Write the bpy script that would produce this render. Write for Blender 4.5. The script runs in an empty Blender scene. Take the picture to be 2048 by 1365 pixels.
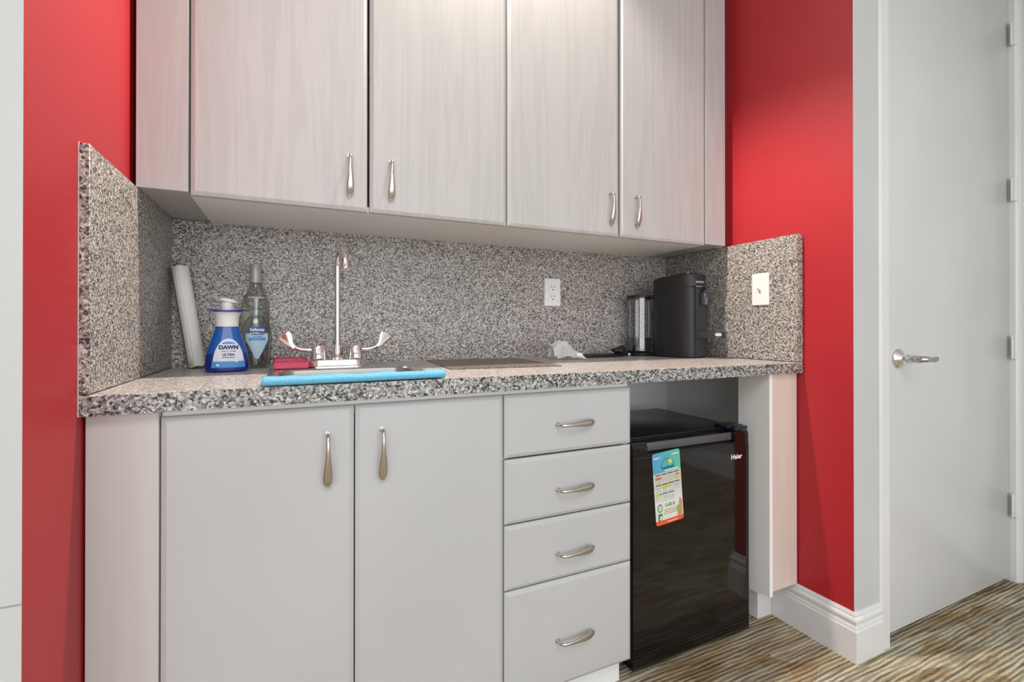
import bpy, bmesh, math, random
from mathutils import Vector, Matrix
random.seed(7)
S = bpy.context.scene
COL = S.collection
PI = math.pi

# ------------------------------------------------------------------ camera
cd = bpy.data.cameras.new('camera'); cam = bpy.data.objects.new('camera', cd); COL.objects.link(cam)
cd.sensor_fit = 'HORIZONTAL'; cd.sensor_width = 36; cd.lens = 951.4157/2048*36
cd.shift_y = -29.53/2048; cd.clip_start = .02
cam.location = (0.68244, -1.67708, 1.02677)
cam.rotation_euler = (PI/2 + .0032, 0, -.434096)
S.camera = cam

# ------------------------------------------------------------------ world, lights, exposure
w = bpy.data.worlds.new('world'); S.world = w; w.use_nodes = True
w.node_tree.nodes['Background'].inputs[0].default_value = (1, 1, 1, 1)
w.node_tree.nodes['Background'].inputs[1].default_value = .25
S.view_settings.view_transform = 'Standard'; S.view_settings.look = 'None'
S.view_settings.gamma = 1; S.view_settings.exposure = 0.66
S.view_settings.use_curve_mapping = False

def area(name, loc, rot, sx, sy, e, col=(1, 1, 1), spread=PI):
    l = bpy.data.lights.new(name, 'AREA'); l.shape = 'RECTANGLE'; l.size = sx; l.size_y = sy
    l.energy = e; l.color = col; l.spread = spread
    o = bpy.data.objects.new(name, l); COL.objects.link(o); o.location = loc; o.rotation_euler = rot
    return o
def aim(o, tgt):
    o.rotation_euler = (Vector(tgt) - o.location).to_track_quat('-Z', 'Y').to_euler()
area('added_overhead_fill', (0.9, -2.6, 2.70), (0, 0, 0), 1.2, 1.2, 18, (.975, .985, 1))  # added overhead fill, out of view, for soft ambient light
area('added_overhead_fill', (-1.2, -3.6, 2.70), (0, 0, 0), 1.2, 1.2, 24, (.975, .985, 1))  # second added overhead fill, further back and unseen
wl = area('added_frontal_fill', (.8, -5.7, 1.30), (0, 0, 0), 5.0, 2.4, 72, (.91, .955, 1)); aim(wl, (1.3, 0, 1.0))  # added broad cool fill behind the camera, sized for even frontal light
# recessed downlight over the counter
dl = bpy.data.lights.new('recessed_downlight', 'SPOT'); dl.energy = 100; dl.color = (1, .89, .77)
dl.shadow_soft_size = .035; dl.spot_size = 1.90; dl.spot_blend = .45
dlo = bpy.data.objects.new('recessed_downlight', dl); COL.objects.link(dlo); dlo.location = (1.22, -.405, 2.66)

# ------------------------------------------------------------------ materials
def mat(name, col=(.8, .8, .8), rough=.5, metal=0., spec=.5, coat=0., trans=0., ior=1.45, emit=None):
    m = bpy.data.materials.new(name); m.use_nodes = True
    b = m.node_tree.nodes['Principled BSDF']
    b.inputs['Base Color'].default_value = (*col, 1); b.inputs['Roughness'].default_value = rough
    b.inputs['Metallic'].default_value = metal; b.inputs['Specular IOR Level'].default_value = spec
    b.inputs['Coat Weight'].default_value = coat; b.inputs['Transmission Weight'].default_value = trans
    b.inputs['IOR'].default_value = ior
    return m
def srgb(r, g, b):
    f = lambda c: (c/255/12.92 if c/255 <= .04045 else ((c/255+.055)/1.055)**2.4)
    return (f(r), f(g), f(b))
def nodes(m): return m.node_tree.nodes, m.node_tree.links, m.node_tree.nodes['Principled BSDF']
def coords(m, scale=(1, 1, 1), rot=(0, 0, 0)):
    N, L, B = nodes(m)
    tc = N.new('ShaderNodeTexCoord'); mp = N.new('ShaderNodeMapping')
    mp.inputs['Scale'].default_value = scale; mp.inputs['Rotation'].default_value = rot
    L.new(tc.outputs['Object'], mp.inputs['Vector']); return mp.outputs['Vector']
def noise(m, vec, scale, detail=3, rough=.5, dist=0.):
    N, L, B = nodes(m); n = N.new('ShaderNodeTexNoise')
    n.inputs['Scale'].default_value = scale; n.inputs['Detail'].default_value = detail
    n.inputs['Roughness'].default_value = rough; n.inputs['Distortion'].default_value = dist
    L.new(vec, n.inputs['Vector']); return n.outputs['Fac']
def ramp(m, fac, stops, interp='LINEAR'):
    N, L, B = nodes(m); r = N.new('ShaderNodeValToRGB'); cr = r.color_ramp; cr.interpolation = interp
    while len(cr.elements) < len(stops): cr.elements.new(.5)
    for e, (p, c) in zip(cr.elements, stops): e.position = p; e.color = (*c, 1)
    L.new(fac, r.inputs['Fac']); return r.outputs['Color']
def mix(m, a, b, fac, blend='MIX'):
    N, L, B = nodes(m); x = N.new('ShaderNodeMix'); x.data_type = 'RGBA'; x.blend_type = blend
    if isinstance(fac, float): x.inputs['Factor'].default_value = fac
    else: L.new(fac, x.inputs['Factor'])
    for s, v in ((x.inputs[6], a), (x.inputs[7], b)):
        if isinstance(v, tuple): s.default_value = (*v, 1)
        else: L.new(v, s)
    return x.outputs[2]
def bump(m, h, strength, dist=.001):
    N, L, B = nodes(m); b = N.new('ShaderNodeBump'); b.inputs['Strength'].default_value = strength
    b.inputs['Distance'].default_value = dist; L.new(h, b.inputs['Height']); L.new(b.outputs['Normal'], B.inputs['Normal'])
def base(m, c): m.node_tree.links.new(c, nodes(m)[2].inputs['Base Color'])

def paint(name, col, rough=.45, b=.12, sc=260, spec=.5):
    m = mat(name, col, rough, spec=spec); v = coords(m)
    bump(m, noise(m, v, sc, 4), b, .0006)
    n = noise(m, v, 2.2, 2)
    base(m, ramp(m, n, [(.3, tuple(c*.96 for c in col)), (.7, tuple(min(1, c*1.03) for c in col))]))
    return m
M_red = paint('red_wall_paint', (.43, .020, .028), .47)
def chips(m):
    N, L, Bd = nodes(m); old = Bd.inputs['Base Color'].links[0].from_socket
    vo = N.new('ShaderNodeTexVoronoi'); vo.inputs['Scale'].default_value = 8; L.new(coords(m), vo.inputs['Vector'])
    lt = N.new('ShaderNodeMath'); lt.operation = 'LESS_THAN'; lt.inputs[1].default_value = .018; L.new(vo.outputs['Distance'], lt.inputs[0])
    base(m, mix(m, old, (.8, .75, .73), lt.outputs[0]))
chips(M_red)
M_white = paint('white_wall_paint', (.58, .585, .585), .5)
M_trim = paint('white_gloss_trim', (.76, .765, .77), .3, .05)
M_door = paint('grey_white_door_paint', (.66, .665, .665), .25, .06, 120)
M_ceil = paint('ceiling_paint', (.8, .8, .79), .8)
M_grey = paint('grey_white_alcove_paint', (.84, .84, .84), .6)  # one even grey-white tone
M_lam = paint('white_laminate_front', (.51, .515, .525), .32, .03, 90)
M_carc = paint('cabinet_carcass_white', (.90, .90, .89), .45, .03)

def wood(name, c1, c2, rough=.38, sc=1., strength=.25):
    m = mat(name, c1, rough); v = coords(m, (1, 1, .045))
    n1 = noise(m, v, 20*sc, 3, .55, .8)
    v2 = coords(m, (1, 1, .02)); n2 = noise(m, v2, 330*sc, 2, .6)
    N, L, B = nodes(m)
    wv = N.new('ShaderNodeMath'); wv.operation = 'MULTIPLY'; wv.inputs[1].default_value = 26; L.new(n1, wv.inputs[0])
    sn = N.new('ShaderNodeMath'); sn.operation = 'SINE'; L.new(wv.outputs[0], sn.inputs[0])
    ad = N.new('ShaderNodeMath'); ad.operation = 'MULTIPLY_ADD'; ad.inputs[1].default_value = .25; L.new(sn.outputs[0], ad.inputs[0]); L.new(n2, ad.inputs[2])
    base(m, ramp(m, ad.outputs[0], [(.25, c1), (.75, c2)])); bump(m, ad.outputs[0], strength, .0005)
    return m
M_upper = wood('pale_grey_woodgrain_laminate', (.485, .478, .472), (.525, .518, .512), strength=.14)
M_fill = wood('pale_beige_filler_laminate', (.56, .55, .53), (.575, .565, .548), .42, 1, .03)
M_pink = wood('pinkish_maple_filler', (.68, .575, .52), (.72, .615, .56), .5, .6, .05)

def speckle(name, dark, d2, mid, light, scale, rough=.35):
    m = mat(name, mid, rough); N, L, B = nodes(m)
    v = coords(m)
    nz = N.new('ShaderNodeTexNoise'); nz.inputs['Scale'].default_value = scale*.9; nz.inputs['Detail'].default_value = 2
    L.new(v, nz.inputs['Vector'])
    sub = N.new('ShaderNodeVectorMath'); sub.operation = 'SUBTRACT'; sub.inputs[1].default_value = (.5, .5, .5); L.new(nz.outputs['Color'], sub.inputs[0])
    scl = N.new('ShaderNodeVectorMath'); scl.operation = 'SCALE'; scl.inputs['Scale'].default_value = 1.6/scale; L.new(sub.outputs[0], scl.inputs[0])
    add = N.new('ShaderNodeVectorMath'); add.operation = 'ADD'; L.new(v, add.inputs[0]); L.new(scl.outputs[0], add.inputs[1])
    vo = N.new('ShaderNodeTexVoronoi'); vo.inputs['Scale'].default_value = scale; L.new(add.outputs[0], vo.inputs['Vector'])
    sp = N.new('ShaderNodeSeparateColor'); L.new(vo.outputs['Color'], sp.inputs[0])
    c = ramp(m, sp.outputs[0], [(0, dark), (.15, d2), (.36, mid), (.66, light), (.9, tuple(min(1, x*1.35) for x in light))], 'CONSTANT')
    base(m, c)
    return m
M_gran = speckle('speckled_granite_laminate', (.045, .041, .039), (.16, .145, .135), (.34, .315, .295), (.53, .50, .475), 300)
M_top = speckle('lit_counter_laminate', (.16, .14, .13), (.30, .27, .25), (.46, .43, .40), (.60, .56, .53), 300, .33)  # same laminate, lighter and flatter: warm light and glancing sheen put into the colour
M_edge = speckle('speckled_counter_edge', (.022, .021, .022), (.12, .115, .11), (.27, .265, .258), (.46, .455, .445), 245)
M_sheet = speckle('brown_speckled_sheet', (.05, .041, .034), (.11, .088, .072), (.17, .137, .112), (.25, .20, .165), 300, .4)

M_chrome = mat('chrome', (.90, .90, .91), .08, 1.)
M_nickel = mat('brushed_nickel', (.60, .59, .57), .22, 1.)
M_steel = mat('brushed_stainless_steel', (.62, .61, .59), .26, 1.)
v = coords(M_steel, (1, 30, 1)); bump(M_steel, noise(M_steel, v, 60, 2), .05, .0003)
M_black = mat('glossy_black_fridge_panel', (.006, .006, .006), .06, spec=.6)
v = coords(M_black); bump(M_black, noise(M_black, v, 3.0, 2), .10, .01)
M_blk2 = mat('satin_black_metal', (.010, .010, .011), .25)
M_rub = mat('dark_rubber', (.006, .006, .006), .6)
M_hand = mat('dark_grey_recessed_grip', (.09, .09, .1), .2)
M_cm = mat('matte_black_plastic', (.018, .018, .019), .42)
M_cm2 = mat('dark_graphite_plastic', (.035, .036, .042), .3)
M_cmg = mat('gunmetal_gloss_plastic', (.05, .052, .06), .12, .4)
M_plate = mat('white_plastic_wall_plate', (.86, .86, .86), .25)
M_slot = mat('dark_socket_slots', (.03, .03, .03), .5)
M_paper = mat('white_paper_towel', (.80, .80, .76), .9)
v = coords(M_paper); bump(M_paper, noise(M_paper, v, 190, 3), .5, .0015)
M_tissue = mat('white_tissue', (.95, .95, .95), .85)
M_spg = mat('pink_sponge', (.70, .045, .11), .85)
v = coords(M_spg); n = noise(M_spg, v, 240, 3, .7); bump(M_spg, n, .9, .003)
base(M_spg, ramp(M_spg, n, [(.3, (.55, .05, .10)), (.5, (.80, .13, .22))]))
M_tow = mat('blue_microfibre_towel', (.12, .46, .70), .95)
v = coords(M_tow); n = noise(M_tow, v, 420, 3); bump(M_tow, n, .9, .002)
base(M_tow, ramp(M_tow, n, [(.3, (.10, .40, .64)), (.7, (.22, .58, .80))]))
M_wp = mat('white_pump_plastic', (.82, .82, .80), .35)
M_bluecap = mat('royal_blue_plastic', (.035, .04, .42), .25)
M_dawn = mat('blue_detergent_body', (.004, .10, .42), .12, coat=.5)
M_dawn2 = mat('deep_blue_liquid', (.003, .02, .22), .12, coat=.5)
M_labw = mat('pale_white_label', (.74, .78, .84), .35)
M_labb = mat('sky_blue_label_band', (.07, .30, .70), .35)
M_navy = mat('navy_lettering', (.012, .03, .16), .4)
M_wtxt = mat('white_lettering', (.85, .86, .88), .4)
M_gtxt = mat('light_grey_lettering', (.62, .62, .64), .35)
M_lblue = mat('pale_blue_label', (.42, .62, .74), .4)
M_foil = mat('pale_grey_foil_cap', (.42, .42, .41), .35, .2)
M_lblp = mat('pale_frosted_label', (.50, .51, .46), .5)

def clear(name, tint, gloss=.08, rough=.03, alpha=1.):
    """thin clear plastic or glass: tinted see-through plus a fresnel mirror"""
    m = bpy.data.materials.new(name); m.use_nodes = True; N = m.node_tree.nodes; L = m.node_tree.links; N.clear()
    o = N.new('ShaderNodeOutputMaterial'); t = N.new('ShaderNodeBsdfTransparent'); t.inputs[0].default_value = (*tint, 1)
    g = N.new('ShaderNodeBsdfGlossy'); g.inputs['Roughness'].default_value = rough
    lw = N.new('ShaderNodeLayerWeight'); lw.inputs['Blend'].default_value = .25
    mr = N.new('ShaderNodeMapRange'); mr.inputs['To Min'].default_value = gloss; mr.inputs['To Max'].default_value = .65
    L.new(lw.outputs['Fresnel'], mr.inputs['Value'])
    mx = N.new('ShaderNodeMixShader'); L.new(mr.outputs[0], mx.inputs[0]); L.new(t.outputs[0], mx.inputs[1]); L.new(g.outputs[0], mx.inputs[2])
    L.new(mx.outputs[0], o.inputs[0]); return m
M_glass = clear('clear_bottle_glass', (.90, .91, .88), .05)
M_soap = clear('clear_soap_bottle_plastic', (.86, .90, .91), .07)
M_tank = clear('clear_water_tank_plastic', (.84, .85, .87), .16, .12)

# carpet with long streaks
M_carpet = mat('streaked_brown_carpet', (.2, .16, .1), .95, spec=.1)
def carpet(m):
    N, L, B = nodes(m)
    v0 = coords(m)
    # blocks of yarn colour, longer along x
    vb = coords(m, (5.5, 24, 1)); wob = N.new('ShaderNodeTexVoronoi'); wob.inputs['Scale'].default_value = 1; wob.inputs['Randomness'].default_value = .9
    L.new(vb, wob.inputs['Vector']); sp = N.new('ShaderNodeSeparateColor'); L.new(wob.outputs['Color'], sp.inputs[0])
    c1 = ramp(m, sp.outputs[0], [(0, (.185, .132, .072)), (.22, (.26, .195, .112)), (.42, (.31, .26, .18)), (.62, (.345, .32, .25)), (.82, (.44, .40, .32))], 'CONSTANT')
    vw = coords(m, (1.5, 3.5, 1)); n2 = noise(m, vw, 2.4, 2, .5)
    c2 = ramp(m, n2, [(.40, (.28, .205, .115)), (.5, (.35, .30, .215)), (.60, (.335, .32, .265))])
    c = mix(m, c1, c2, .5)
    # wavy corded rows running along x
    vn = coords(m, (7, 26, 1)); nw = noise(m, vn, 1.0, 3, .55)
    sx = N.new('ShaderNodeSeparateXYZ'); L.new(v0, sx.inputs[0])
    m1 = N.new('ShaderNodeMath'); m1.operation = 'MULTIPLY'; m1.inputs[1].default_value = 2*PI/.0135; L.new(sx.outputs['Y'], m1.inputs[0])
    m2 = N.new('ShaderNodeMath'); m2.operation = 'MULTIPLY_ADD'; m2.inputs[1].default_value = 9.5; L.new(nw, m2.inputs[0]); L.new(m1.outputs[0], m2.inputs[2])
    m3 = N.new('ShaderNodeMath'); m3.operation = 'SINE'; L.new(m2.outputs[0], m3.inputs[0])
    vc = coords(m, (4, 70, 1)); n3 = noise(m, vc, 1.2, 2, .5)
    m4 = N.new('ShaderNodeMath'); m4.operation = 'MULTIPLY_ADD'; m4.inputs[1].default_value = .22; L.new(m3.outputs[0], m4.inputs[0]); L.new(n3, m4.inputs[2])
    n3 = m4.outputs[0]
    c3 = ramp(m, n3, [(.22, (.48, .45, .41)), (.36, (.92, .91, .9)), (.56, (1.08, 1.07, 1.05)), (.72, (1.75, 1.72, 1.66))])
    c = mix(m, c, c3, 1.0, 'MULTIPLY')
    vd = coords(m, (1, 1.6, 1)); n4 = noise(m, vd, 240, 3, .75)
    c4 = ramp(m, n4, [(.34, (.62, .62, .62)), (.64, (1.6, 1.6, 1.6))])
    c = mix(m, c, c4, .8, 'MULTIPLY')
    base(m, c); ad = N.new('ShaderNodeMath'); ad.operation = 'ADD'; L.new(n3, ad.inputs[0]); L.new(n4, ad.inputs[1])
    bump(m, ad.outputs[0], .8, .004)
carpet(M_carpet)

# ------------------------------------------------------------------ mesh helpers
def link(name, bm, m, parent=None, smooth=False, loc=None, rot=None):
    me = bpy.data.meshes.new(name); bmesh.ops.recalc_face_normals(bm, faces=bm.faces); bm.to_mesh(me); bm.free()
    for x in (m if isinstance(m, (list, tuple)) else [m]): me.materials.append(x)
    if smooth:
        for p in me.polygons: p.use_smooth = True
        if smooth != 'all': me.set_sharp_from_angle(angle=math.radians(38))
    o = bpy.data.objects.new(name, me); COL.objects.link(o)
    if parent: o.parent = parent
    if loc: o.location = loc
    if rot: o.rotation_euler = rot
    return o
def B(): return bmesh.new()
def box(bm, a, b, bev=0, seg=2, mi=0):
    x0, y0, z0 = a; x1, y1, z1 = b
    vs = [bm.verts.new(p) for p in [(x0, y0, z0), (x1, y0, z0), (x1, y1, z0), (x0, y1, z0), (x0, y0, z1), (x1, y0, z1), (x1, y1, z1), (x0, y1, z1)]]
    fs = [bm.faces.new([vs[i] for i in f]) for f in [(0, 3, 2, 1), (4, 5, 6, 7), (0, 1, 5, 4), (1, 2, 6, 5), (2, 3, 7, 6), (3, 0, 4, 7)]]
    for f in fs: f.material_index = mi
    if bev:
        es = list({e for f in fs for e in f.edges})
        bmesh.ops.bevel(bm, geom=es, offset=bev, segments=seg, profile=.5, affect='EDGES')
    return bm
def boxo(name, a, b, m, parent=None, bev=0, seg=2): return link(name, box(B(), a, b, bev, seg), m, parent, smooth=bev > 0)
def rings(bm, rs, cap=True, closed=True, mi=0):
    """skin a list of rings (lists of points)"""
    vr = [[bm.verts.new(p) for p in r] for r in rs]; n = len(vr[0])
    for a, b in zip(vr, vr[1:]):
        for i in range(n if closed else n-1):
            j = (i+1) % n; f = bm.faces.new([a[i], a[j], b[j], b[i]]); f.material_index = mi
    if cap and closed:
        for r in (vr[0][::-1], vr[-1]):
            f = bm.faces.new(r); f.material_index = mi
    return bm
def lathe(bm, prof, n=32, c=(0, 0), ry=1., cap=True):
    return rings(bm, [[(c[0]+r*math.cos(2*PI*i/n), c[1]+r*ry*math.sin(2*PI*i/n), z) for i in range(n)] for r, z in prof], cap)
def tube(bm, pts, rad, n=14, squash=None, up=Vector((0, 0, 1)), cap=True):
    """round or elliptical section swept along pts; rad a number or list, squash list of section heights"""
    P = [Vector(p) for p in pts]; k = len(P)
    R_ = rad if isinstance(rad, (list, tuple)) else [rad]*k
    Q = squash if squash is not None else R_
    rs = []; side = None
    for i in range(k):
        t = (P[min(i+1, k-1)]-P[max(i-1, 0)]).normalized()
        if side is None:
            side = t.cross(up)
            if side.length < 1e-4: side = t.cross(Vector((1, 0, 0)))
        else: side = side - t*side.dot(t)
        side.normalize(); nn = side.cross(t).normalized()
        rs.append([tuple(P[i]+side*R_[i]*math.cos(2*PI*j/n)+nn*Q[i]*math.sin(2*PI*j/n)) for j in range(n)])
    return rings(bm, rs, cap)
def smoothpts(pts, it=2):
    for _ in range(it):
        q = [pts[0]]
        for a, b in zip(pts, pts[1:]):
            q.append(tuple(x*.75+y*.25 for x, y in zip(a, b))); q.append(tuple(x*.25+y*.75 for x, y in zip(a, b)))
        q.append(pts[-1]); pts = q
    return pts
def prism(bm, poly, z0, z1, axis='z', mi=0):
    f = {'z': lambda p, t: (p[0], p[1], t), 'y': lambda p, t: (p[0], t, p[1]), 'x': lambda p, t: (t, p[0], p[1])}[axis]
    a = [bm.verts.new(f(p, z0)) for p in poly]; b = [bm.verts.new(f(p, z1)) for p in poly]; n = len(poly)
    for x in (bm.faces.new(a[::-1]), bm.faces.new(b)): x.material_index = mi
    for i in range(n):
        x = bm.faces.new([a[i], a[(i+1) % n], b[(i+1) % n], b[i]]); x.material_index = mi
    return bm
def rrect(x0, y0, x1, y1, r, n=6):
    pts = []
    for cx, cy, a0 in ((x1-r, y1-r, 0), (x0+r, y1-r, PI/2), (x0+r, y0+r, PI), (x1-r, y0+r, 1.5*PI)):
        for i in range(n+1): a = a0+PI/2*i/n; pts.append((cx+r*math.cos(a), cy+r*math.sin(a)))
    return pts
def text_mesh(s, size, align='CENTER', bold=0.):
    cu = bpy.data.curves.new('lettering', 'FONT'); cu.body = s; cu.size = size; cu.align_x = align; cu.align_y = 'CENTER'
    cu.offset = bold; cu.resolution_u = 3
    o = bpy.data.objects.new('lettering', cu); COL.objects.link(o)
    bpy.context.view_layer.update()
    me = bpy.data.meshes.new_from_object(o.evaluated_get(bpy.context.evaluated_depsgraph_get()))
    bpy.data.objects.remove(o); return me
def lettering(name, s, size, m, parent, fn, bold=0., align='CENTER', sx=1.):
    me = text_mesh(s, size, align, bold); me.name = name
    bm = bmesh.new(); bm.from_mesh(me)
    for vtx in bm.verts: vtx.co = Vector(fn(vtx.co.x*sx, vtx.co.y))
    bm.to_mesh(me); bm.free(); me.materials.clear(); me.materials.append(m)
    o = bpy.data.objects.new(name, me); COL.objects.link(o); o.parent = parent; return o
def thing(name, loc, label, cat, group=None, rz=0):
    o = bpy.data.objects.new(name, None); COL.objects.link(o); o.location = loc; o.rotation_euler = (0, 0, rz)
    o.empty_display_size = .05
    return tag(o, label, cat, group)
def tag(o, label, cat, group=None):
    o['label'] = label; o['category'] = cat
    if group: o['group'] = group
    return o
def struct(o): o['kind'] = 'structure'; return o

# ------------------------------------------------------------------ the setting
WL, WR, H = .351, 2.260, 2.75        # alcove side walls, ceiling height
YL, YR = -.811, -.786                # front faces of the two wall ends
DX0, DX1, DY = 2.440, 3.325, -.772   # door
XE = 3.395                           # room's right-hand wall
struct(boxo('floor', (-3, -6, -.05), (XE+.1, .1, 0), M_carpet))
struct(boxo('ceiling', (-3, -6, H), (XE+.1, .2, H+.05), M_ceil))
struct(boxo('wall_back', (WL-.1, .016, 0), (WR+.1, .12, H), M_grey))
def wallbox(name, a, b, redside):
    bm = box(B(), a, b)
    for f in bm.faces:
        n = f.normal if f.normal.length else f.calc_center_median()
        f.normal_update()
        if f.normal.x*redside > .9: f.material_index = 1
    return struct(link(name, bm, [M_white, M_red]))
wallbox('wall_left', (-3, YL, 0), (WL, .016, H), 1)
wallbox('wall_right', (WR, YR, 0), (2.384, .016, H), -1)
# the part of the right alcove wall under the counter is plain grey-white
struct(boxo('trim_1', (WR-.003, -.50, 0), (WR, .015, .873), M_grey))
struct(boxo('wall_door', (2.384, DY+.045, 0), (XE, .016, H), M_white))
struct(boxo('wall_right_far', (XE, -6, 0), (XE+.1, .016, H), M_white))
struct(boxo('wall_left_far', (-3.1, -6, 0), (-3, .1, H), M_white))
struct(boxo('wall_front', (-3, -6.1, 0), (XE+.1, -6, H), M_white))
# hairline joint in the left wall end and plaster bead at its corner
struct(boxo('trim_2', (-1.2, YL-.0006, .6505), (WL-.0005, YL+.001, .6525), mat('hairline_joint_grey', (.33, .33, .33), .8)))
# soffit over the upper cabinets
struct(boxo('wall_soffit', (WL, -.34, 2.46), (WR, .016, H), M_white))
# door frame
def frame(bm):
    # left jamb with a rounded outer bead, head, right jamb
    for x0, x1 in ((2.384, 2.437), (3.328, XE-.012)):
        prism(bm, [(x0, DY+.05), (x0, YR-.006), (x0+.006, YR-.012), (x1-.008, YR-.012), (x1, YR-.004), (x1, DY+.05)], 0.0, 2.56)
    box(bm, (2.437, YR-.012, 2.50), (3.328, DY+.05, 2.56))
    return bm
struct(link('trim_3', frame(B()), M_trim, smooth=False))
def mould(bm):
    for i, (x, d) in enumerate(((3.345, .004), (3.357, .008), (3.370, .005))):
        prism(bm, [(x, YR-.012), (x+.0015, YR-.012-d), (x+.006, YR-.012-d), (x+.0085, YR-.012)], 0, 2.56)
    return bm
struct(link('trim_4', mould(B()), M_trim))
# door leaf, lever, hinges
door = struct(thing('door_1', ((DX0+DX1)/2, DY, 0), 'd', 'd'))
for k in ('label', 'category'): del door[k]
def local(parent, p): return tuple(Vector(p)-parent.location)
def rel(o, parent): o.parent = parent; o.location = -parent.location; return o   # geometry given in world coordinates
rel(boxo('door_leaf', (DX0, DY, .014), (DX1, DY+.04, 2.497), M_door, bev=.002), door)
rel(boxo('strike_edge', (DX0+.004, DY-.0008, .885), (DX0+.007, DY+.001, .955), M_slot), door)
hz = .924; hx = 2.528
bm = B()
prof = [(.034, 0), (.034, .004), (.031, .008), (.022, .013), (.0145, .020), (.0135, .030)]
rings(bm, [[(hx+r*math.cos(2*PI*i/36), DY-d, hz+r*math.sin(2*PI*i/36)) for i in range(36)] for r, d in prof])
rel(link('handle_rosette', bm, M_chrome, smooth=True), door)
bm = B()
tube(bm, [(hx, DY-d, hz) for d in (.028, .03, .066, .069)], [.011, .0118, .0118, .0105], 24)
pts = smoothpts([(hx, DY-.064, hz), (hx+.012, DY-.075, hz+.001), (hx+.03, DY-.077, hz), (hx+.05, DY-.074, hz-.003), (hx+.075, DY-.072, hz-.001), (hx+.092, DY-.072, hz)], 2)
k = len(pts); 
def prf(t, tab):
    for (a, x), (b, y) in zip(tab, tab[1:]):
        if t <= b: return x+(y-x)*(t-a)/(b-a)
    return tab[-1][1]
ra = [prf(i/(k-1), [(0, .0105), (.3, .009), (.5, .0055), (.62, .0065), (.85, .0055), (1, .0015)]) for i in range(k)]
sq = [prf(i/(k-1), [(0, .0105), (.3, .010), (.5, .0065), (.7, .0095), (.9, .008), (1, .002)]) for i in range(k)]
tube(bm, pts, ra, 20, sq)
rel(link('lever_handle', bm, M_nickel, smooth=True), door)
for hzc in (2.215, 1.585, .948, .312):
    bm = B()
    tube(bm, [(3.3265, DY-.020, hzc-.047), (3.3265, DY-.020, hzc+.047)], .0075, 14)
    box(bm, (3.307, DY-.0165, hzc-.0465), (3.352, DY-.0135, hzc+.0465), .001)
    h = rel(link('hinge', bm, M_trim, smooth=True), door)
    for dz in (-.02, .02):
        s = boxo('hinge_notch', (3.333, DY-.0175, hzc+dz-.009), (3.3365, DY-.0163, hzc+dz+.009), M_slot); s.parent = h
# baseboards
def bprof(t=.016): return [(0, 0), (t, 0), (t, .095), (t-.003, .1), (t-.003, .104), (t-.006, .112), (t-.0035, .124), (t-.005, .13), (t-.009, .135), (t-.009, .140), (t-.012, .1485), (0, .1485)]
def baseboard(bm, path):
    """path of (x, y, outward direction) with mitred profile"""
    pr = bprof(); rs = []
    for x, y, dx, dy in path: rs.append([(x+dx*o, y+dy*o, z) for o, z in pr])
    return rings(bm, rs)
struct(link('baseboard_right', baseboard(B(), [(WR, -.520, -1, 0), (WR, YR, -1, -1), (2.390, YR, 0, -1), (2.390, YR, 0, -.999)][:3]), M_trim))
struct(link('baseboard_far', baseboard(B(), [(XE, YR-.02, -1, 0), (XE, -5.9, -1, 0)]), M_trim))

# ------------------------------------------------------------------ counter and splash panels
ZC, ZB, YF, ZT = .910, .8734, -.626, 1.345
SX0, SX1, SY0, SY1 = .628, 1.012, -.592, -.165     # sink rim
bm = B()
hx0, hx1, hy0, hy1 = SX0+.014, SX1-.014, SY0+.014, SY1-.014
e = .004
xs = [WL+.001, hx0, hx1, WR-.001]; ys = [YF, hy0, hy1, .0]
for z in (ZC, ZB):
    g = [[bm.verts.new((x, y, z)) for y in ys] for x in xs]
    for i in range(3):
        for j in range(3):
            if (i, j) == (1, 1): continue
            q = [g[i][j], g[i+1][j], g[i+1][j+1], g[i][j+1]]
            f = bm.faces.new(q if z == ZC else q[::-1]); f.material_index = 0
    if z == ZC: gt = g
    else: gb = g
def wallq(loop_t, loop_b, mi):
    n = len(loop_t)
    for i in range(n):
        f = bm.faces.new([loop_t[i], loop_t[(i+1) % n], loop_b[(i+1) % n], loop_b[i]]); f.material_index = mi
per = [(0, 0), (1, 0), (2, 0), (3, 0), (3, 1), (3, 2), (3, 3), (2, 3), (1, 3), (0, 3), (0, 2), (0, 1)]
wallq([gt[i][j] for i, j in per], [gb[i][j] for i, j in per], 1)
hol = [(1, 1), (1, 2), (2, 2), (2, 1)]
wallq([gt[i][j] for i, j in hol], [gb[i][j] for i, j in hol], 0)
fe = [ed for ed in bm.edges if all(abs(v_.co.y-YF) < 1e-5 and abs(v_.co.z-ZC) < 1e-5 for v_ in ed.verts)]
bmesh.ops.bevel(bm, geom=fe, offset=.0025, segments=2, profile=.5, affect='EDGES')
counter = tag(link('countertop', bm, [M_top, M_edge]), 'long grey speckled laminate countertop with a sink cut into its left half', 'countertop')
G = 'speckled splash panels around the counter'
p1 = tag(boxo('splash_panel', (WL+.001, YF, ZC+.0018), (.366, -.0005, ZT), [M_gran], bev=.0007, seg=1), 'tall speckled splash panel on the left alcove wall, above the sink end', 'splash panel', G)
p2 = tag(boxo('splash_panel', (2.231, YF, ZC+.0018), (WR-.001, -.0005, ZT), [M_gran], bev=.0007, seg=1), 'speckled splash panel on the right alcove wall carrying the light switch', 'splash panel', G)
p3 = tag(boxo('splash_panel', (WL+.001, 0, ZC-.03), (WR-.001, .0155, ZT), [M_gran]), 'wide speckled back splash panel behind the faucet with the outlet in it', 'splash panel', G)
struct(boxo('trim_5', (WL, YF-.0015, ZB), (WL+.0012, YF+.003, ZT+.001), M_trim))   # white caulk bead

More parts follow.
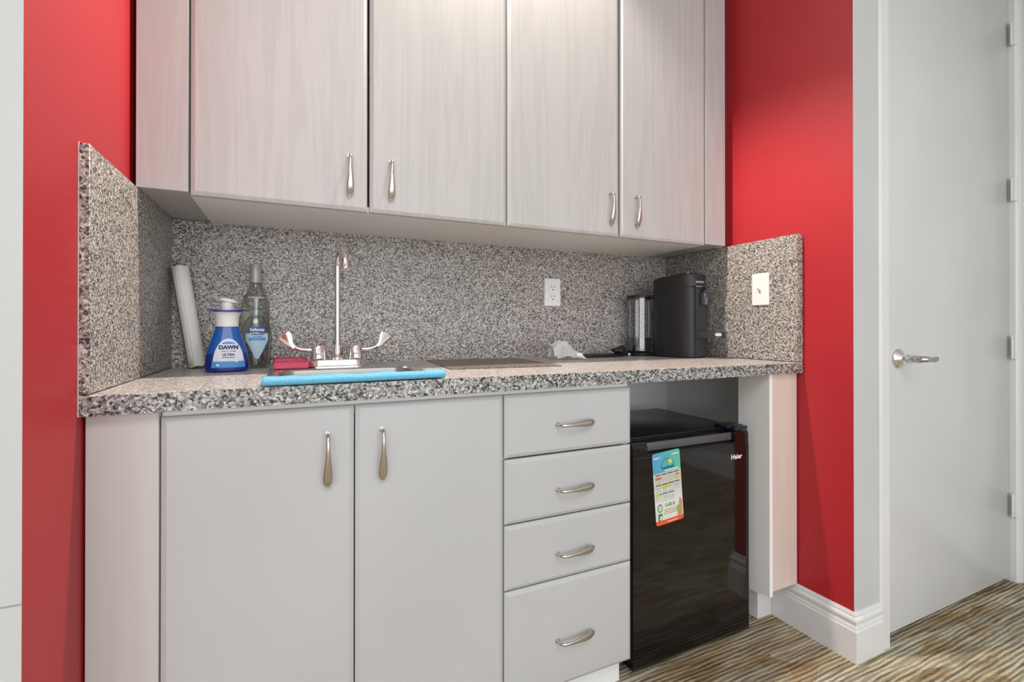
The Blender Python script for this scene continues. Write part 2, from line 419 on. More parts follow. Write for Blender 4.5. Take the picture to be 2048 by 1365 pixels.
# ------------------------------------------------------------------ cabinet parts
def slab(bm, x0, x1, z0, z1, yf, t=.018, ch=.010, dep=.0045):
    """door or drawer front with a chamfered, softly rounded face edge"""
    def rect(i, y): return [(x0+i, y, z0+i), (x1-i, y, z0+i), (x1-i, y, z1-i), (x0+i, y, z1-i)]
    return rings(bm, [rect(0, yf+t), rect(0, yf+dep+.0015), rect(.0012, yf+dep), rect(ch-.002, yf+.0008), rect(ch, yf)])
def pull(name, parent, p, vertical=True, wf=(0, 0, 0)):
    """teardrop bow pull; p = post position on the door face (world), tail runs down (or to the right)"""
    s_o = [(0, 0), (0, .010), (.0015, .017), (.006, .0225), (.014, .0245), (.03, .0255), (.05, .0250), (.07, .0225), (.088, .0185), (.100, .0145), (.108, .0110), (.1105, .0098)]
    wd = [.0036, .0036, .0037, .0038, .0040, .0043, .0056, .0080, .0095, .0088, .0050, .0012]
    th = [.0036, .0036, .0036, .0034, .0030, .0028, .0029, .0032, .0034, .0030, .0020, .0006]
    def P(s, o): return (p[0], p[1]-o, p[2]-s) if vertical else (p[0]+s, p[1]-o, p[2])
    path = [P(*q) for q in s_o]
    bm = B(); tube(bm, path, wd, 16, th, up=Vector((0, 0, 1)) if vertical else Vector((1, 0, 0)))
    # the two feet: washer at the post, stub behind the teardrop
    a = 2*PI/16
    for s, r, d in ((0, .0058, .003), (.093, .0038, .0165)):
        c = P(s, 0)
        rr = []
        for dd in (0, d):
            if vertical: rr.append([(c[0]+r*math.cos(a*i), c[1]-dd, c[2]+r*math.sin(a*i)) for i in range(16)])
            else: rr.append([(c[0]+r*math.cos(a*i), c[1]-dd, c[2]+r*math.sin(a*i)) for i in range(16)])
        rings(bm, rr)
    o = link(name, bm, M_nickel, parent, smooth=True)
    return o

def carcass(bm, x0, x1, z0, z1, yf, yb, t=.016, kick=None, top=True):
    zb = z0
    for xa, xb in ((x0, x0+t), (x1-t, x1)):
        if kick:
            prism(bm, [(yf, kick[0]), (yf, z1), (yb, z1), (yb, 0), (kick[1], 0), (kick[1], kick[0])], xa, xb, 'x')
        else: box(bm, (xa, yf, z0), (xb, yb, z1))
    zf = kick[0] if kick else z0
    box(bm, (x0+t, yf, zf), (x1-t, yb, zf+t))
    box(bm, (x0+t, yb-.006, zf+t), (x1-t, yb, z1-t))
    if top: box(bm, (x0+t, yf, z1-t), (x1-t, yb, z1))
    else: box(bm, (x0+t, yf, z1-.03), (x1-t, yf+t, z1))
    if kick: box(bm, (x0+t, kick[1], 0), (x1-t, kick[1]+t, zf))
    return bm
def cab(name, x0, x1, z0, label, group, bmf, mc):
    o = thing(name, ((x0+x1)/2, -.3, z0), label, 'cabinet', group)
    rel(link('carcass', bmf, mc), o); return o
def setch(o, parent):   # child whose mesh is in world coordinates under a thing at parent.location
    o.parent = parent; o.location = -parent.location; return o

# upper cabinets
UY = -.345; ZU = 1.3412; UT = 2.455
GU = 'upper cabinets with pale woodgrain doors'
u1 = cab('wall_cabinet', .4635, 1.2835, ZU, 'left pair-door wall cabinet in pale woodgrain, hanging above the sink', GU, carcass(B(), .4635, 1.2835, ZU+.001, UT, UY+.0185, .0155), M_carc)
u2 = cab('wall_cabinet', 1.2842, 2.1125, ZU, 'right pair-door wall cabinet in pale woodgrain, above the outlet and coffee machine', GU, carcass(B(), 1.2842, 2.1125, ZU+.001, UT, UY+.0185, .0155), M_carc)
for par, x0, x1, hxp in ((u1, .4656, .8690, .8225), (u1, .8750, 1.2812, .9305), (u2, 1.2865, 1.7078, 1.669), (u2, 1.7145, 2.1118, 1.779)):
    d = setch(link('door', slab(B(), x0, x1, ZU, UT, UY), M_upper), par)
    pull('handle', d, (hxp, UY, 1.4855))
tag(boxo('filler_panel', (.3625, UY, 1.3462), (.4622, .0155, UT), M_upper, bev=.001, seg=1), 'narrow pale filler panel at the left end of the upper cabinets', 'filler panel', 'pale filler panels')
bm = box(B(), (2.1132, UY, 1.3455), (2.2165, .0155, UT), .001, 1); box(bm, (2.217, -.295, 1.3462), (WR-.001, .0155, UT))
tag(link('filler_panel', bm, M_upper), 'narrow pale filler panel at the right end of the upper cabinets by the red wall', 'filler panel', 'pale filler panels')

# base cabinets
BY = -.605; BT = .8725; KZ, KY = .092, -.548
GB = 'base cabinets under the counter'
b1 = cab('base_cabinet', .4615, 1.1585, 0, 'white base cabinet with two tall doors under the sink', GB, carcass(B(), .4615, 1.1585, 0, BT, BY+.0185, .015, kick=(KZ, KY), top=False), M_carc)
for x0, x1, hxp in ((.4625, .8052, .7515), (.8078, 1.1565, .8637)):
    d = setch(link('door', slab(B(), x0, x1, .094, .8600, BY), M_lam), b1)
    pull('handle', d, (hxp, BY, .8037))
b2 = cab('base_cabinet', 1.1592, 1.5495, 0, 'white base cabinet with a stack of four drawers beside the black fridge', GB, carcass(B(), 1.1592, 1.5495, 0, BT, BY+.0185, .015, kick=(KZ, KY)), M_carc)
for z0, z1, hz_ in ((.7025, .8600, .7755), (.5378, .6980, .6065), (.3735, .5340, .4405), (.094, .3700, .2155)):
    d = setch(link('drawer', slab(B(), 1.1603, 1.5490, z0, z1, BY), M_lam), b2)
    pull('handle', d, (1.3085, BY, hz_), False)
tag(boxo('filler_panel', (.3545, BY, 0), (.4605, -.03, BT), M_fill, bev=.001, seg=1), 'beige grey filler panel left of the sink base cabinet, below the counter', 'filler panel', 'pale filler panels')
# right-hand support of the counter: cleat board, pinkish strip, plinth block
bm = B()
prism(bm, [(-.492, .1225), (-.612, .1385), (-.612, .8725), (-.492, .8725)], 2.110, 2.1245, 'x')
tag(link('support_board', bm, M_carc), 'narrow white upright board beside the fridge, holding up the counter', 'board')
tag(boxo('filler_panel', (2.1265, BY-.002, .150), (2.2550, BY+.016, .8725), M_pink, bev=.0008, seg=1), 'pinkish maple filler strip under the right end of the counter', 'filler panel', 'pale filler panels')
tag(boxo('plinth_block', (2.172, -.519, 0), (2.2565, -.35, .150), M_trim, bev=.002), 'small white plinth block on the carpet right of the fridge', 'block')

# ------------------------------------------------------------------ fridge
FX0, FX1, FY, FZ = 1.586, 2.068, -.567, .690
fr = thing('mini_fridge', ((FX0+FX1)/2, -.35, 0), 'glossy black mini fridge standing on the carpet under the counter', 'fridge')
setch(boxo('cabinet_body', (FX0+.003, FY+.047, .022), (FX1-.003, -.137, FZ-.004), M_blk2, bev=.004), fr)
setch(boxo('top_panel', (FX0+.001, FY+.045, FZ-.004), (FX1-.001, -.135, FZ+.003), M_blk2, bev=.003), fr)
# door: rounded slab with a scooped grip along its top edge
bm = B()
N_ = 12
def dsec(x):
    inn = FX0+.055 < x < FX1-.062
    z1 = FZ-.006
    return [(x, FY+.042, .022), (x, FY+.006, .022), (x, FY+.001, .026), (x, FY, .034), (x, FY, FZ-.050), (x, FY+.0015, FZ-.046), (x, FY+.0015 if not inn else FY+.0015, FZ-.043)] + \
        ([(x, FY+.003, FZ-.040), (x, FY+.018, FZ-.034), (x, FY+.022, FZ-.020), (x, FY+.020, z1-.002), (x, FY+.042, z1)] if inn else
         [(x, FY+.0015, FZ-.036), (x, FY+.0015, FZ-.028), (x, FY+.0015, FZ-.018), (x, FY+.006, z1), (x, FY+.042, z1)])
xs = [FX0, FX0+.004, FX0+.0545, FX0+.0555, FX1-.0625, FX1-.0615, FX1-.004, FX1]
rings(bm, [dsec(x) for x in xs])
fd = setch(link('door', bm, M_black), fr)
setch(boxo('grip_strip', (FX0+.058, FY+.0135, FZ-.034), (FX1-.064, FY+.021, FZ-.009), M_hand, bev=.002), fr).parent = fr
bm = box(B(), (FX1-.075, FY+.020, FZ+.003), (FX1-.002, FY+.078, FZ+.012), .004, 3)
box(bm, (FX1-.06, FY+.002, FZ-.004), (FX1-.002, FY+.03, FZ+.010), .003)
setch(link('hinge_cover', bm, mat('blue_black_plastic', (.015, .02, .035), .15), smooth=True), fr)
setch(boxo('door_gasket', (FX0+.006, FY+.0425, .03), (FX1-.006, FY+.0465, FZ-.012), M_rub), fr)
for x in (FX0+.03, FX1-.03):
    for y in (FY+.07, -.17):
        setch(link('foot', lathe(B(), [(.014, 0), (.016, .004), (.012, .022)], 16, (x, y)), M_rub, smooth=True), fr)
lettering('brand_lettering', 'Haier', .0225, M_wtxt, fd, lambda x, y: (2.0105+x, FY-.0006, .603+y), .0006)
# calendar magnet
mg = thing('calendar_magnet', (1.7165, FY-.001, .545), 'colourful magnetic calendar card stuck on the black fridge door', 'magnet')
mg.rotation_euler = (0, math.radians(4.6)*-1, 0)
MW, MH = .108, .218
def flat(y, dz=0): return lambda x, z: (x, -y, z)
setch_m = lambda o: (setattr(o, 'parent', mg), o)[1]
M_card = mat('calendar_card', (.7, .7, .66), .4)
Nn, Ll, Bb = nodes(M_card)
tc = Nn.new('ShaderNodeTexCoord'); sx_ = Nn.new('ShaderNodeSeparateXYZ'); Ll.new(tc.outputs['Object'], sx_.inputs[0])
mr = Nn.new('ShaderNodeMapRange'); mr.inputs['From Min'].default_value = -MH/2; mr.inputs['From Max'].default_value = MH/2; Ll.new(sx_.outputs['Z'], mr.inputs['Value'])
cz = ramp(M_card, mr.outputs[0], [(0, (.80, .10, .035)), (.062, (.72, .74, .70)), (.35, (.66, .68, .62)), (.5, (.62, .60, .52)), (.69, (.62, .60, .52)), (.715, (.12, .36, .50))], 'CONSTANT')
mx_ = Nn.new('ShaderNodeMapRange'); mx_.inputs['From Min'].default_value = -MW/2; mx_.inputs['From Max'].default_value = MW/2; Ll.new(sx_.outputs['X'], mx_.inputs['Value'])
ct = ramp(M_card, mx_.outputs[0], [(0, (.10, .33, .60)), (.45, (.09, .42, .48)), (1, (.12, .52, .36))])
gt_ = Nn.new('ShaderNodeMath'); gt_.operation = 'GREATER_THAN'; gt_.inputs[1].default_value = .715; Ll.new(mr.outputs[0], gt_.inputs[0])
base(M_card, mix(M_card, cz, ct, gt_.outputs[0]))
card_bm = B(); card_mats = [M_card]; prism(card_bm, rrect(-MW/2, -MH/2, MW/2, MH/2, .008), -.0009, 0, 'y')
def decal(name, polys, m, y=.0011):     # print on the card: stays in the card's own mesh
    card_mats.append(m)
    for p in polys: prism(card_bm, p, -y-.0002, -y, 'y', len(card_mats)-1)
R4 = lambda x0, z0, x1, z1: [(x0, z0), (x1, z0), (x1, z1), (x0, z1)]
M_ink = mat('dark_print', (.05, .07, .08), .5); M_grid = mat('grey_calendar_print', (.30, .29, .30), .5)
arc = []
for i in range(13):
    a = PI*i/12; arc.append((.004+.026*math.cos(a), .062+.026*math.sin(a)))
for i in range(12, -1, -1):
    a = PI*i/12; arc.append((.004+.0243*math.cos(a), .062+.0243*math.sin(a)))
decal('printed_arch', [arc], mat('teal_print', (.02, .14, .20), .5))
st = [((.017 if i % 2 else .0075)*.6*math.cos(PI*i/6+.3)+.014, (.017 if i % 2 else .0075)*.6*math.sin(PI*i/6+.3)+.077) for i in range(12)]
decal('printed_flower', [st], mat('yellow_print', (.80, .68, .08), .5), .0014)
bars = []; grid = []
for zr in (.042, .012, -.016):
    for cx in (-.036, -.012, .012, .036):
        if zr < -.01 and cx > .03: continue
        bars.append(R4(cx-.0105, zr-.0015, cx+.0105, zr+.0015))
        for r in range(5):
            for c_ in range(7):
                if random.random() < .82:
                    x = cx-.0095+c_*.0031; z = zr-.006-r*.0040
                    grid.append(R4(x-.0007, z-.0009, x+.0007, z+.0009))
decal('printed_month_bars', bars, M_ink); decal('printed_day_grid', grid, M_grid)
decal('printed_patches', [R4(-.047, .029, -.024, .035), R4(.034, .031, .046, .036)], mat('red_print', (.70, .13, .05), .5), .0014)
decal('printed_patches', [R4(-.023, .000, .006, .009), R4(.030, .022, .045, .030), R4(-.05, -.020, -.034, -.013)], mat('lime_print', (.50, .60, .08), .5), .0015)
def disc(cx, cz, r, n=18, ry=1): return [(cx+r*math.cos(2*PI*i/n), cz+r*ry*math.sin(2*PI*i/n)) for i in range(n)]
decal('printed_badges', [disc(-.036, -.058, .010, ry=1.25), R4(-.045, -.096, -.028, -.075)], mat('green_print', (.05, .20, .06), .5))
decal('printed_badge_centres', [disc(-.036, -.058, .0078, ry=1.2), disc(-.034, -.088, .0065, ry=1.2)], mat('pale_green_print', (.50, .68, .42), .5), .0014)
decal('printed_sandwich', [[(.030, -.095), (.050, -.094), (.051, -.05), (.043, -.038), (.038, -.06)]], mat('orange_print', (.62, .28, .10), .5), .0014)
decal('printed_leaf', [disc(.034, -.074, .006, ry=2.0)], mat('leaf_print', (.25, .45, .08), .5), .0016)
decal('printed_lines', [R4(-.022, -.068-i*.006, .026, -.0655-i*.006) for i in range(3)], mat('tan_print', (.50, .36, .18), .5))
decal('printed_lines', [R4(-.05, .094, -.022, .096), R4(-.05, .0905, -.03, .0918), R4(.022, .095, .048, .0985), R4(-.012, -.1045, .03, -.1025), R4(-.01, .050, .045, .0535)], M_labw, .0012)
card = setch_m(link('card', card_bm, card_mats))
lettering('printed_title', 'Landmark', .012, mat('dark_teal_print', (.02, .12, .17), .5), mg, lambda x, y: (.004+x, -.0016, .061+y), .0005)
lettering('printed_title', 'Grill It', .0145, mat('green_title_print', (.12, .30, .06), .5), mg, lambda x, y: (.003+x, -.0016, -.053+y), .0003)

# ------------------------------------------------------------------ sink, faucet
sk = thing('bar_sink', ((SX0+SX1)/2, (SY0+SY1)/2, ZC), 'small stainless steel drop-in bar sink set in the counter', 'sink')
bm = B()
rz = ZC+.0045
ledge = SY1-.105
outer = rrect(SX0, SY0, SX1, SY1, .03); 
def rr(x0, y0, x1, y1, r, z): return [(x, y, z) for x, y in rrect(x0, y0, x1, y1, r)]
rings(bm, [rr(SX0, SY0, SX1, SY1, .03, ZC+.0004), rr(SX0+.002, SY0+.002, SX1-.002, SY1-.002, .029, rz-.0008), rr(SX0+.006, SY0+.006, SX1-.006, SY1-.006, .027, rz),
           rr(SX0+.022, SY0+.022, SX1-.022, ledge, .045, rz), rr(SX0+.026, SY0+.026, SX1-.026, ledge-.004, .043, rz-.004),
           rr(SX0+.032, SY0+.032, SX1-.032, ledge-.010, .04, rz-.135), rr(SX0+.05, SY0+.05, SX1-.05, ledge-.028, .03, rz-.148),
           rr(SX0+.15, SY0+.12, SX1-.15, ledge-.10, .02, rz-.150)], cap=False)
f = bm.faces.new(bm.verts[-28:]) if False else None
bm.verts.ensure_lookup_table(); bm.faces.new(bm.verts[-28:])
setch(link('basin', bm, M_steel, smooth=True), sk)
setch(link('drain', lathe(B(), [(.038, rz-.1495), (.038, rz-.1465), (.03, rz-.1465), (.026, rz-.149)], 24, ((SX0+SX1)/2, (SY0+ledge)/2)), M_chrome, smooth=True), sk)

fx, fy = .803, -.213
fc = thing('faucet', (fx, fy, rz), 'chrome gooseneck faucet with two wing handles standing behind the sink basin', 'faucet')
bm = B()
def stad(hw, hr, z, n=12):
    pts = []
    for cx, a0 in ((hw-hr, -PI/2), (-(hw-hr), PI/2)):
        for i in range(n+1): a = a0+PI*i/n; pts.append((cx+hr*math.cos(a), hr*math.sin(a), z))
    return pts
rings(bm, [stad(.078, .027, 0), stad(.078, .027, .003), stad(.075, .0245, .006), stad(.0735, .0235, .018), stad(.070, .021, .0215)])
link('base_plate', bm, M_chrome, fc, smooth=True)
bm = B()
lathe(bm, [(.016, .0205), (.0155, .026), (.011, .031), (.0085, .038)], 24)
yaw_ = .12
path = [(0, 0, .03), (0, 0, .284)]
for i in range(1, 15):
    a = PI*i/14*1.0; path.append((math.sin(yaw_)*.050*(1-math.cos(a)), -math.cos(yaw_)*.050*(1-math.cos(a)), .284+.050*math.sin(a)))
e_ = path[-1]; path.append((e_[0], e_[1], e_[2]-.004))
tube(bm, path, .0080, 18)
tube(bm, [(e_[0], e_[1], e_[2]+.016), (e_[0], e_[1], e_[2]+.004), (e_[0], e_[1], e_[2]-.010)], [.0090, .0105, .0112], 20)
link('gooseneck_spout', bm, M_chrome, fc, smooth=True)
for s in (-1, 1):
    bm = B(); lathe(bm, [(.0215, .020), (.0225, .024), (.0215, .030), (.0185, .058), (.017, .061), (.012, .0625)], 28, (s*.051, 0))
    hb = link('handle_hub', bm, M_chrome, fc, smooth=True)
    bm = B()
    pts = smoothpts([(s*.060, 0, .050), (s*.085, -.002, .048), (s*.108, -.003, .052), (s*.124, -.003, .064), (s*.134, -.002, .082), (s*.142, -.001, .097)], 2)
    k = len(pts)
    wd = [prf(i/(k-1), [(0, .0050), (.35, .0055), (.55, .0085), (.8, .0185), (.93, .0165), (1, .005)]) for i in range(k)]
    tq = [prf(i/(k-1), [(0, .0045), (.35, .0028), (1, .0016)]) for i in range(k)]
    # blade stands broadside to the viewer: wide axis runs along y and z
    tube(bm, pts, wd, 16, tq, up=Vector((0, 1, .25)))
    link('wing_handle', bm, M_chrome, hb, smooth=True)

# towel folded over the sink's front rim
bm = B()
nx = 60; rs = []
for i in range(nx+1):
    t = i/nx; x = .630+t*.372; wv = .0008*math.sin(t*21)+.0006*math.sin(t*47+1)
    yb = -.640+.012*t+wv*.6; top = .0175+wv
    if t > .97: top += .002
    sec = [(x, yb+.010, ZC+.0022), (x, yb+.003, ZC+.004), (x, yb, ZC+.010), (x, yb+.003, ZC+.017), (x, yb+.012, ZC+top), (x, yb+.026, ZC+top+.001),
           (x, yb+.045, ZC+top-.004), (x, yb+.066+wv*2, ZC+.0155+wv), (x, yb+.088+wv*3, ZC+.0105+wv), (x, yb+.094+wv*3, ZC+.007), (x, yb+.088, ZC+.0060), (x, yb+.05, ZC+.0058)]
    rs.append(sec)
rings(bm, rs)
tag(link('dish_towel', bm, M_tow, smooth='all'), 'light blue cloth towel folded along the front rim of the sink', 'towel')

# sponges
def sponge(x, y, z, rz_, label, w=.098, d=.062, h=.017):
    bm = box(B(), (-w/2, -d/2, 0), (w/2, d/2, h), .004, 3)
    bmesh.ops.subdivide_edges(bm, edges=bm.edges, cuts=3, use_grid_fill=True)
    for v_ in bm.verts: v_.co += Vector([random.uniform(-.0005, .0005) for _ in range(3)])
    o = link('sponge', bm, M_spg, smooth='all', loc=(x, y, z), rot=(0, 0, rz_)); return tag(o, label, 'sponge', 'pink sponges by the sink')
sponge(.684, -.232, rz+.001, -.05, 'pink sponge lying in front on the sink corner, nearer one', .088, .06)
sponge(.679, -.160+.006, ZC+.0055, .08, 'pink sponge lying behind the other pink sponge near the faucet', .085, .06, .024)

# ------------------------------------------------------------------ bottles
def sup(a, rx, ry, p=2.0):
    c, s = math.cos(a), math.sin(a)
    return (rx*abs(c)**(2/p)*(1 if c >= 0 else -1), ry*abs(s)**(2/p)*(1 if s >= 0 else -1))
def body(bm, prof, n=40, p=2.4):
    return rings(bm, [[(*sup(2*PI*i/n, rx, ry, p), z) for i in range(n)] for rx, ry, z in prof])
def on_body(prof, off, p=2.4):
    """maps (x, z) on a front-facing label to the bottle's surface"""
    def fn(x, z):
        for (a, b, c), (d, e, f) in zip(prof, prof[1:]):
            if c <= z <= f and f > c: t = (z-c)/(f-c); rx = a+(d-a)*t; ry = b+(e-b)*t; break
        else: rx, ry = prof[-1][:2]
        q = min(1, abs(x)/rx); y = ry*(1-q**p)**(1/p)
        nx_, ny_ = (abs(x)/rx)**(p-1)/rx, (y/ry)**(p-1)/ry if y > 0 else 0
        L_ = math.hypot(nx_, ny_) or 1
        return (x+off*nx_/L_*(1 if x >= 0 else -1), -y-off*ny_/L_, z)
    return fn
def patch(bm, fn, z0, z1, half, nz=24, nx=16, cx=0):
    vr = []
    for j in range(nz+1):
        z = z0+(z1-z0)*j/nz; h = half((z-z0)/(z1-z0))
        vr.append([bm.verts.new(fn(cx+h*(2*i/nx-1), z)) for i in range(nx+1)])
    for a, b in zip(vr, vr[1:]):
        for i in range(nx): bm.faces.new([a[i], a[i+1], b[i+1], b[i]])
    return bm
# blue dish soap foamer
dw = thing('dish_soap_bottle', (.527, -.205, ZC+.0005), 'blue dish soap pump bottle with white pump and blue collar disc left of the sink', 'bottle', rz=.10)
DP = [(.046, .026, 0), (.0500, .0300, .004), (.0510, .0305, .012), (.0505, .030, .03), (.047, .028, .05), (.040, .0255, .075), (.0335, .0235, .095), (.0285, .0225, .110), (.0272, .0225, .1195)]
ZL = .0475
lo = [q for q in DP if q[2] < ZL]+[(.0475, .0283, ZL)]; hi = [(.0475, .0283, ZL+.0004)]+[q for q in DP if q[2] > ZL]
link('bottle_body', body(B(), hi), M_dawn, dw, smooth=True)
link('liquid', body(B(), lo), M_dawn2, dw, smooth=True)
link('collar', lathe(B(), [(.0268, .1195), (.0268, .134), (.0275, .144), (.0305, .154), (.033, .1575)], 36), M_wp, dw, smooth=True)
bm = B(); rings(bm, [[(r*math.cos(2*PI*i/40), r*math.sin(2*PI*i/40), z+.0035*abs(math.cos(2*PI*i/40))**2*(r/.043)) for i in range(40)] for r, z in ((.030, .1565), (.040, .1585), (.0435, .1600), (.0435, .1622), (.036, .1630), (.016, .1625))])
link('splash_disc', bm, M_bluecap, dw, smooth=True)
bm = B(); lathe(bm, [(.0145, .1625), (.0142, .181), (.0138, .184)], 28)
pm = link('pump', bm, M_wp, dw, smooth=True)
bm = B(); rings(bm, [[(.0025+r*1.25*math.cos(2*PI*i/32), r*.95*math.sin(2*PI*i/32), z-.18*(r*1.25*math.cos(2*PI*i/32))) for i in range(32)] for r, z in ((.0125, .183), (.0165, .185), (.0172, .188), (.015, .1925), (.009, .195), (.003, .1957))])
link('pump_head', bm, M_wp, dw, smooth=True)
def arch(w0, z0=0): return lambda t: w0*math.sqrt(max(.004, 1-t**2.3))*(1-.08*t)
F = on_body(DP, .0004); lab = link('label', patch(B(), F, .0175, .088, arch(.036), cx=.003), M_labw, dw, smooth='all')
F2 = on_body(DP, .0007); link('label_band', patch(B(), F2, .0120, .0285, lambda t: .0385-.002*t, 8, cx=.003), M_labb, lab, smooth='all')
link('label_swoosh', patch(B(), F2, .0735, .0800, lambda t: .0155*math.sqrt(max(.01, 1-t*t)), 8, cx=.003), M_labb, lab, smooth='all')
F3 = on_body(DP, .0010)
lettering('label_lettering', 'DAWN', .0135, M_navy, lab, lambda x, y: F3(x+.003, .0645+y), .0009)
lettering('label_lettering', 'DIRECT FOAM', .0050, M_navy, lab, lambda x, y: F3(x+.003, .0545+y), .0001)
lettering('label_lettering', 'ULTRA', .0090, M_navy, lab, lambda x, y: F3(x+.003, .0455+y), .0004)
lettering('label_lettering', 'dishwashing foam', .0042, M_navy, lab, lambda x, y: F3(x+.003, .0385+y), .0001)
link('label_badge', patch(B(), F3, .0165, .0215, lambda t: .0032, 2, 2, cx=-.021), M_wtxt, lab)
link('label_badge', patch(B(), F3, .0255, .0290, lambda t: .0022, 2, 2, cx=.021), M_wtxt, lab)

# clear hand soap pump bottle
sp = thing('hand_soap_bottle', (.590, -.118, ZC+.0005), 'clear hand soap pump bottle with light blue label, beside the blue bottle', 'bottle', rz=.16)
SP = [(.030, .021, 0), (.034, .024, .005), (.037, .0255, .03), (.0395, .027, .065), (.0405, .0275, .095), (.038, .026, .115), (.031, .0225, .133), (.021, .018, .145), (.0165, .0160, .150)]
link('bottle_body', body(B(), SP, 40, 2.2), M_soap, sp, smooth=True)
link('collar', lathe(B(), [(.0175, .1495), (.0178, .152), (.0178, .168), (.0150, .170), (.009, .1715), (.0085, .178)], 28), M_soap, sp, smooth=True)
bm = B(); lathe(bm, [(.0048, .155), (.0048, .192), (.0065, .197), (.0075, .201)], 16)
rings(bm, [[(.001+r*1.5*math.cos(2*PI*i/24), r*.8*math.sin(2*PI*i/24), z) for i in range(24)] for r, z in ((.007, .2005), (.0145, .2025), (.0150, .2045), (.010, .2062))])
link('pump', bm, mat('frosted_pump_plastic', (.62, .64, .60), .3), sp, smooth=True)
link('dip_tube', lathe(B(), [(.0022, .01), (.0022, .154)], 10), mat('frosted_tube', (.6, .63, .62), .3), sp, smooth=True)
G1 = on_body(SP, .0005, 2.2)
def shield(t): return .005+.0275*min(1, t*1.6)**.9 if t < .8 else .0325*(1-.12*(t-.8)/.2)
lb = link('label', patch(B(), G1, .028, .100, lambda t: .004+.024*min(1, t*1.35)), mat('pale_blue_shield_label', (.44, .60, .68), .4), sp, smooth='all')
G2 = on_body(SP, .0008, 2.2); G3 = on_body(SP, .0011, 2.2)
link('label_banner', patch(B(), G2, .1035, .1185, lambda t: .0215, 4), mat('royal_blue_label', (.02, .08, .34), .35), lb, smooth='all')
link('label_band', patch(B(), G2, .080, .0885, lambda t: .0205, 4), M_labb, lb, smooth='all')
lettering('label_lettering', 'Softsoap', .0105, M_wtxt, lb, lambda x, y: G3(x, .111+y), .0003)
lettering('label_lettering', 'Antibacterial', .0062, M_navy, lb, lambda x, y: G3(x, .0975+y), .0002)
lettering('label_lettering', 'hand soap', .0052, M_navy, lb, lambda x, y: G3(x, .0915+y), .0001)

# empty glass bottle behind
gb_ = thing('glass_bottle', (.584, -.049, ZC+.0005), 'tall clear glass bottle with grey foil neck, standing behind the hand soap', 'bottle')
GP = [(.034, .004), (.0375, .003), (.0385, .010), (.0385, .172), (.0375, .186), (.033, .202), (.026, .218), (.020, .232), (.0162, .246), (.0150, .262), (.0148, .300), (.0150, .306)]
link('bottle_glass', lathe(B(), GP, 40), M_glass, gb_, smooth=True)
link('foil_cap', lathe(B(), [(.0158, .252), (.0156, .290), (.0162, .2905), (.0162, .293), (.0150, .294), (.0150, .306), (.013, .309)], 28), M_foil, gb_, smooth=True)
def cyl_patch(r, a0, a1, z0, z1, n=24):
    bm = B(); vs = [[bm.verts.new((r*math.cos(a0+(a1-a0)*i/n), r*math.sin(a0+(a1-a0)*i/n), z)) for i in range(n+1)] for z in (z0, z1)]
    for i in range(n): bm.faces.new([vs[0][i], vs[0][i+1], vs[1][i+1], vs[1][i]])
    return bm
link('label', cyl_patch(.0389, PI*1.02, PI*1.42, .070, .162), M_lblp, gb_, smooth='all')

# paper towel roll leaning in the corner
pr = thing('paper_towel_roll', (.436, -.055, ZC+.001), 'slim white paper towel roll leaning in the left corner of the counter', 'paper towel roll')
ax = Vector((.3935-.4365, -.048+.055, .283)); ax_n = ax.normalized(); L0 = ax.length+.004
bm = B(); n = 64
def sect(r0, h, wob=1.):
    pts = []
    for i in range(n):
        a = 2*PI*i/n; r = r0*(1+.020*math.sin(3*a+1)*wob+.012*math.sin(7*a)*wob)
        pts.append((r*math.cos(a), r*math.sin(a), h+.0015*math.sin(5*a)*wob))
    return pts
R0 = .0222
rings(bm, [sect(R0*.35, .002, 0), sect(R0*.97, .0005), sect(R0, .003)]+[sect(R0*(1+.004*math.sin(k*2.1)), .003+(L0-.006)*k/12) for k in range(1, 13)]+[sect(R0*.97, L0), sect(R0*.35, L0-.004, 0)])
# loose outer flap
fl = []
for k in range(9):
    h = .004+(L0-.008)*k/8
    fl.append([(.0225*math.cos(a)*q, .0225*math.sin(a)*q, h) for a, q in ((-.9, 1.02), (-.5, 1.06), (-.15, 1.17), (.1, 1.30), (.12, 1.23), (-.15, 1.12), (-.5, 1.02))])
rings(bm, fl)
rl = link('roll', bm, M_paper, pr, smooth='all'); rl.rotation_mode = 'QUATERNION'; rl.rotation_quaternion = ax_n.to_track_quat('Z', 'Y'); rl.location = (0, 0, .004)

# ------------------------------------------------------------------ flat brown speckled sheet
bm = B(); prism(bm, rrect(-.172, -.195, .172, .195, .004), 0, .0022)
tag(link('counter_sheet', bm, M_sheet, loc=(1.272, -.226, ZC+.0004), rot=(0, 0, -.09)), 'flat brown rectangular sheet lying on the counter right of the sink', 'mat')

# ------------------------------------------------------------------ outlet and switch
def plate(name, label, M_to_world):
    t = thing(name, (0, 0, 0), label, name.replace('_', ' ')); t.matrix_world = M_to_world; return t
def plate_mesh(w=.0735, h=.1115): 
    def rc(i, y): return [(x, y, z) for x, z in rrect(-w/2+i, -h/2+i, w/2-i, h/2-i, .004, 3)]
    return rings(B(), [rc(0, 0), rc(0, -.0035), rc(.0025, -.0055)])
def screw(par, z):
    link('screw', rings(B(), [[(.0026*math.cos(2*PI*i/12), y, z+.0026*math.sin(2*PI*i/12)) for i in range(12)] for y in (-.0054, -.0062)]), M_plate, par)
ou = thing('wall_outlet', (1.6385, -.0002, 1.1698), 'white duplex wall outlet in the speckled back splash', 'outlet')
link('cover_plate', plate_mesh(), M_plate, ou, smooth=False)
bm = box(B(), (-.0165, -.0072, -.0335), (.0165, -.0050, .0335))
for f in bm.faces: f.material_index = 1
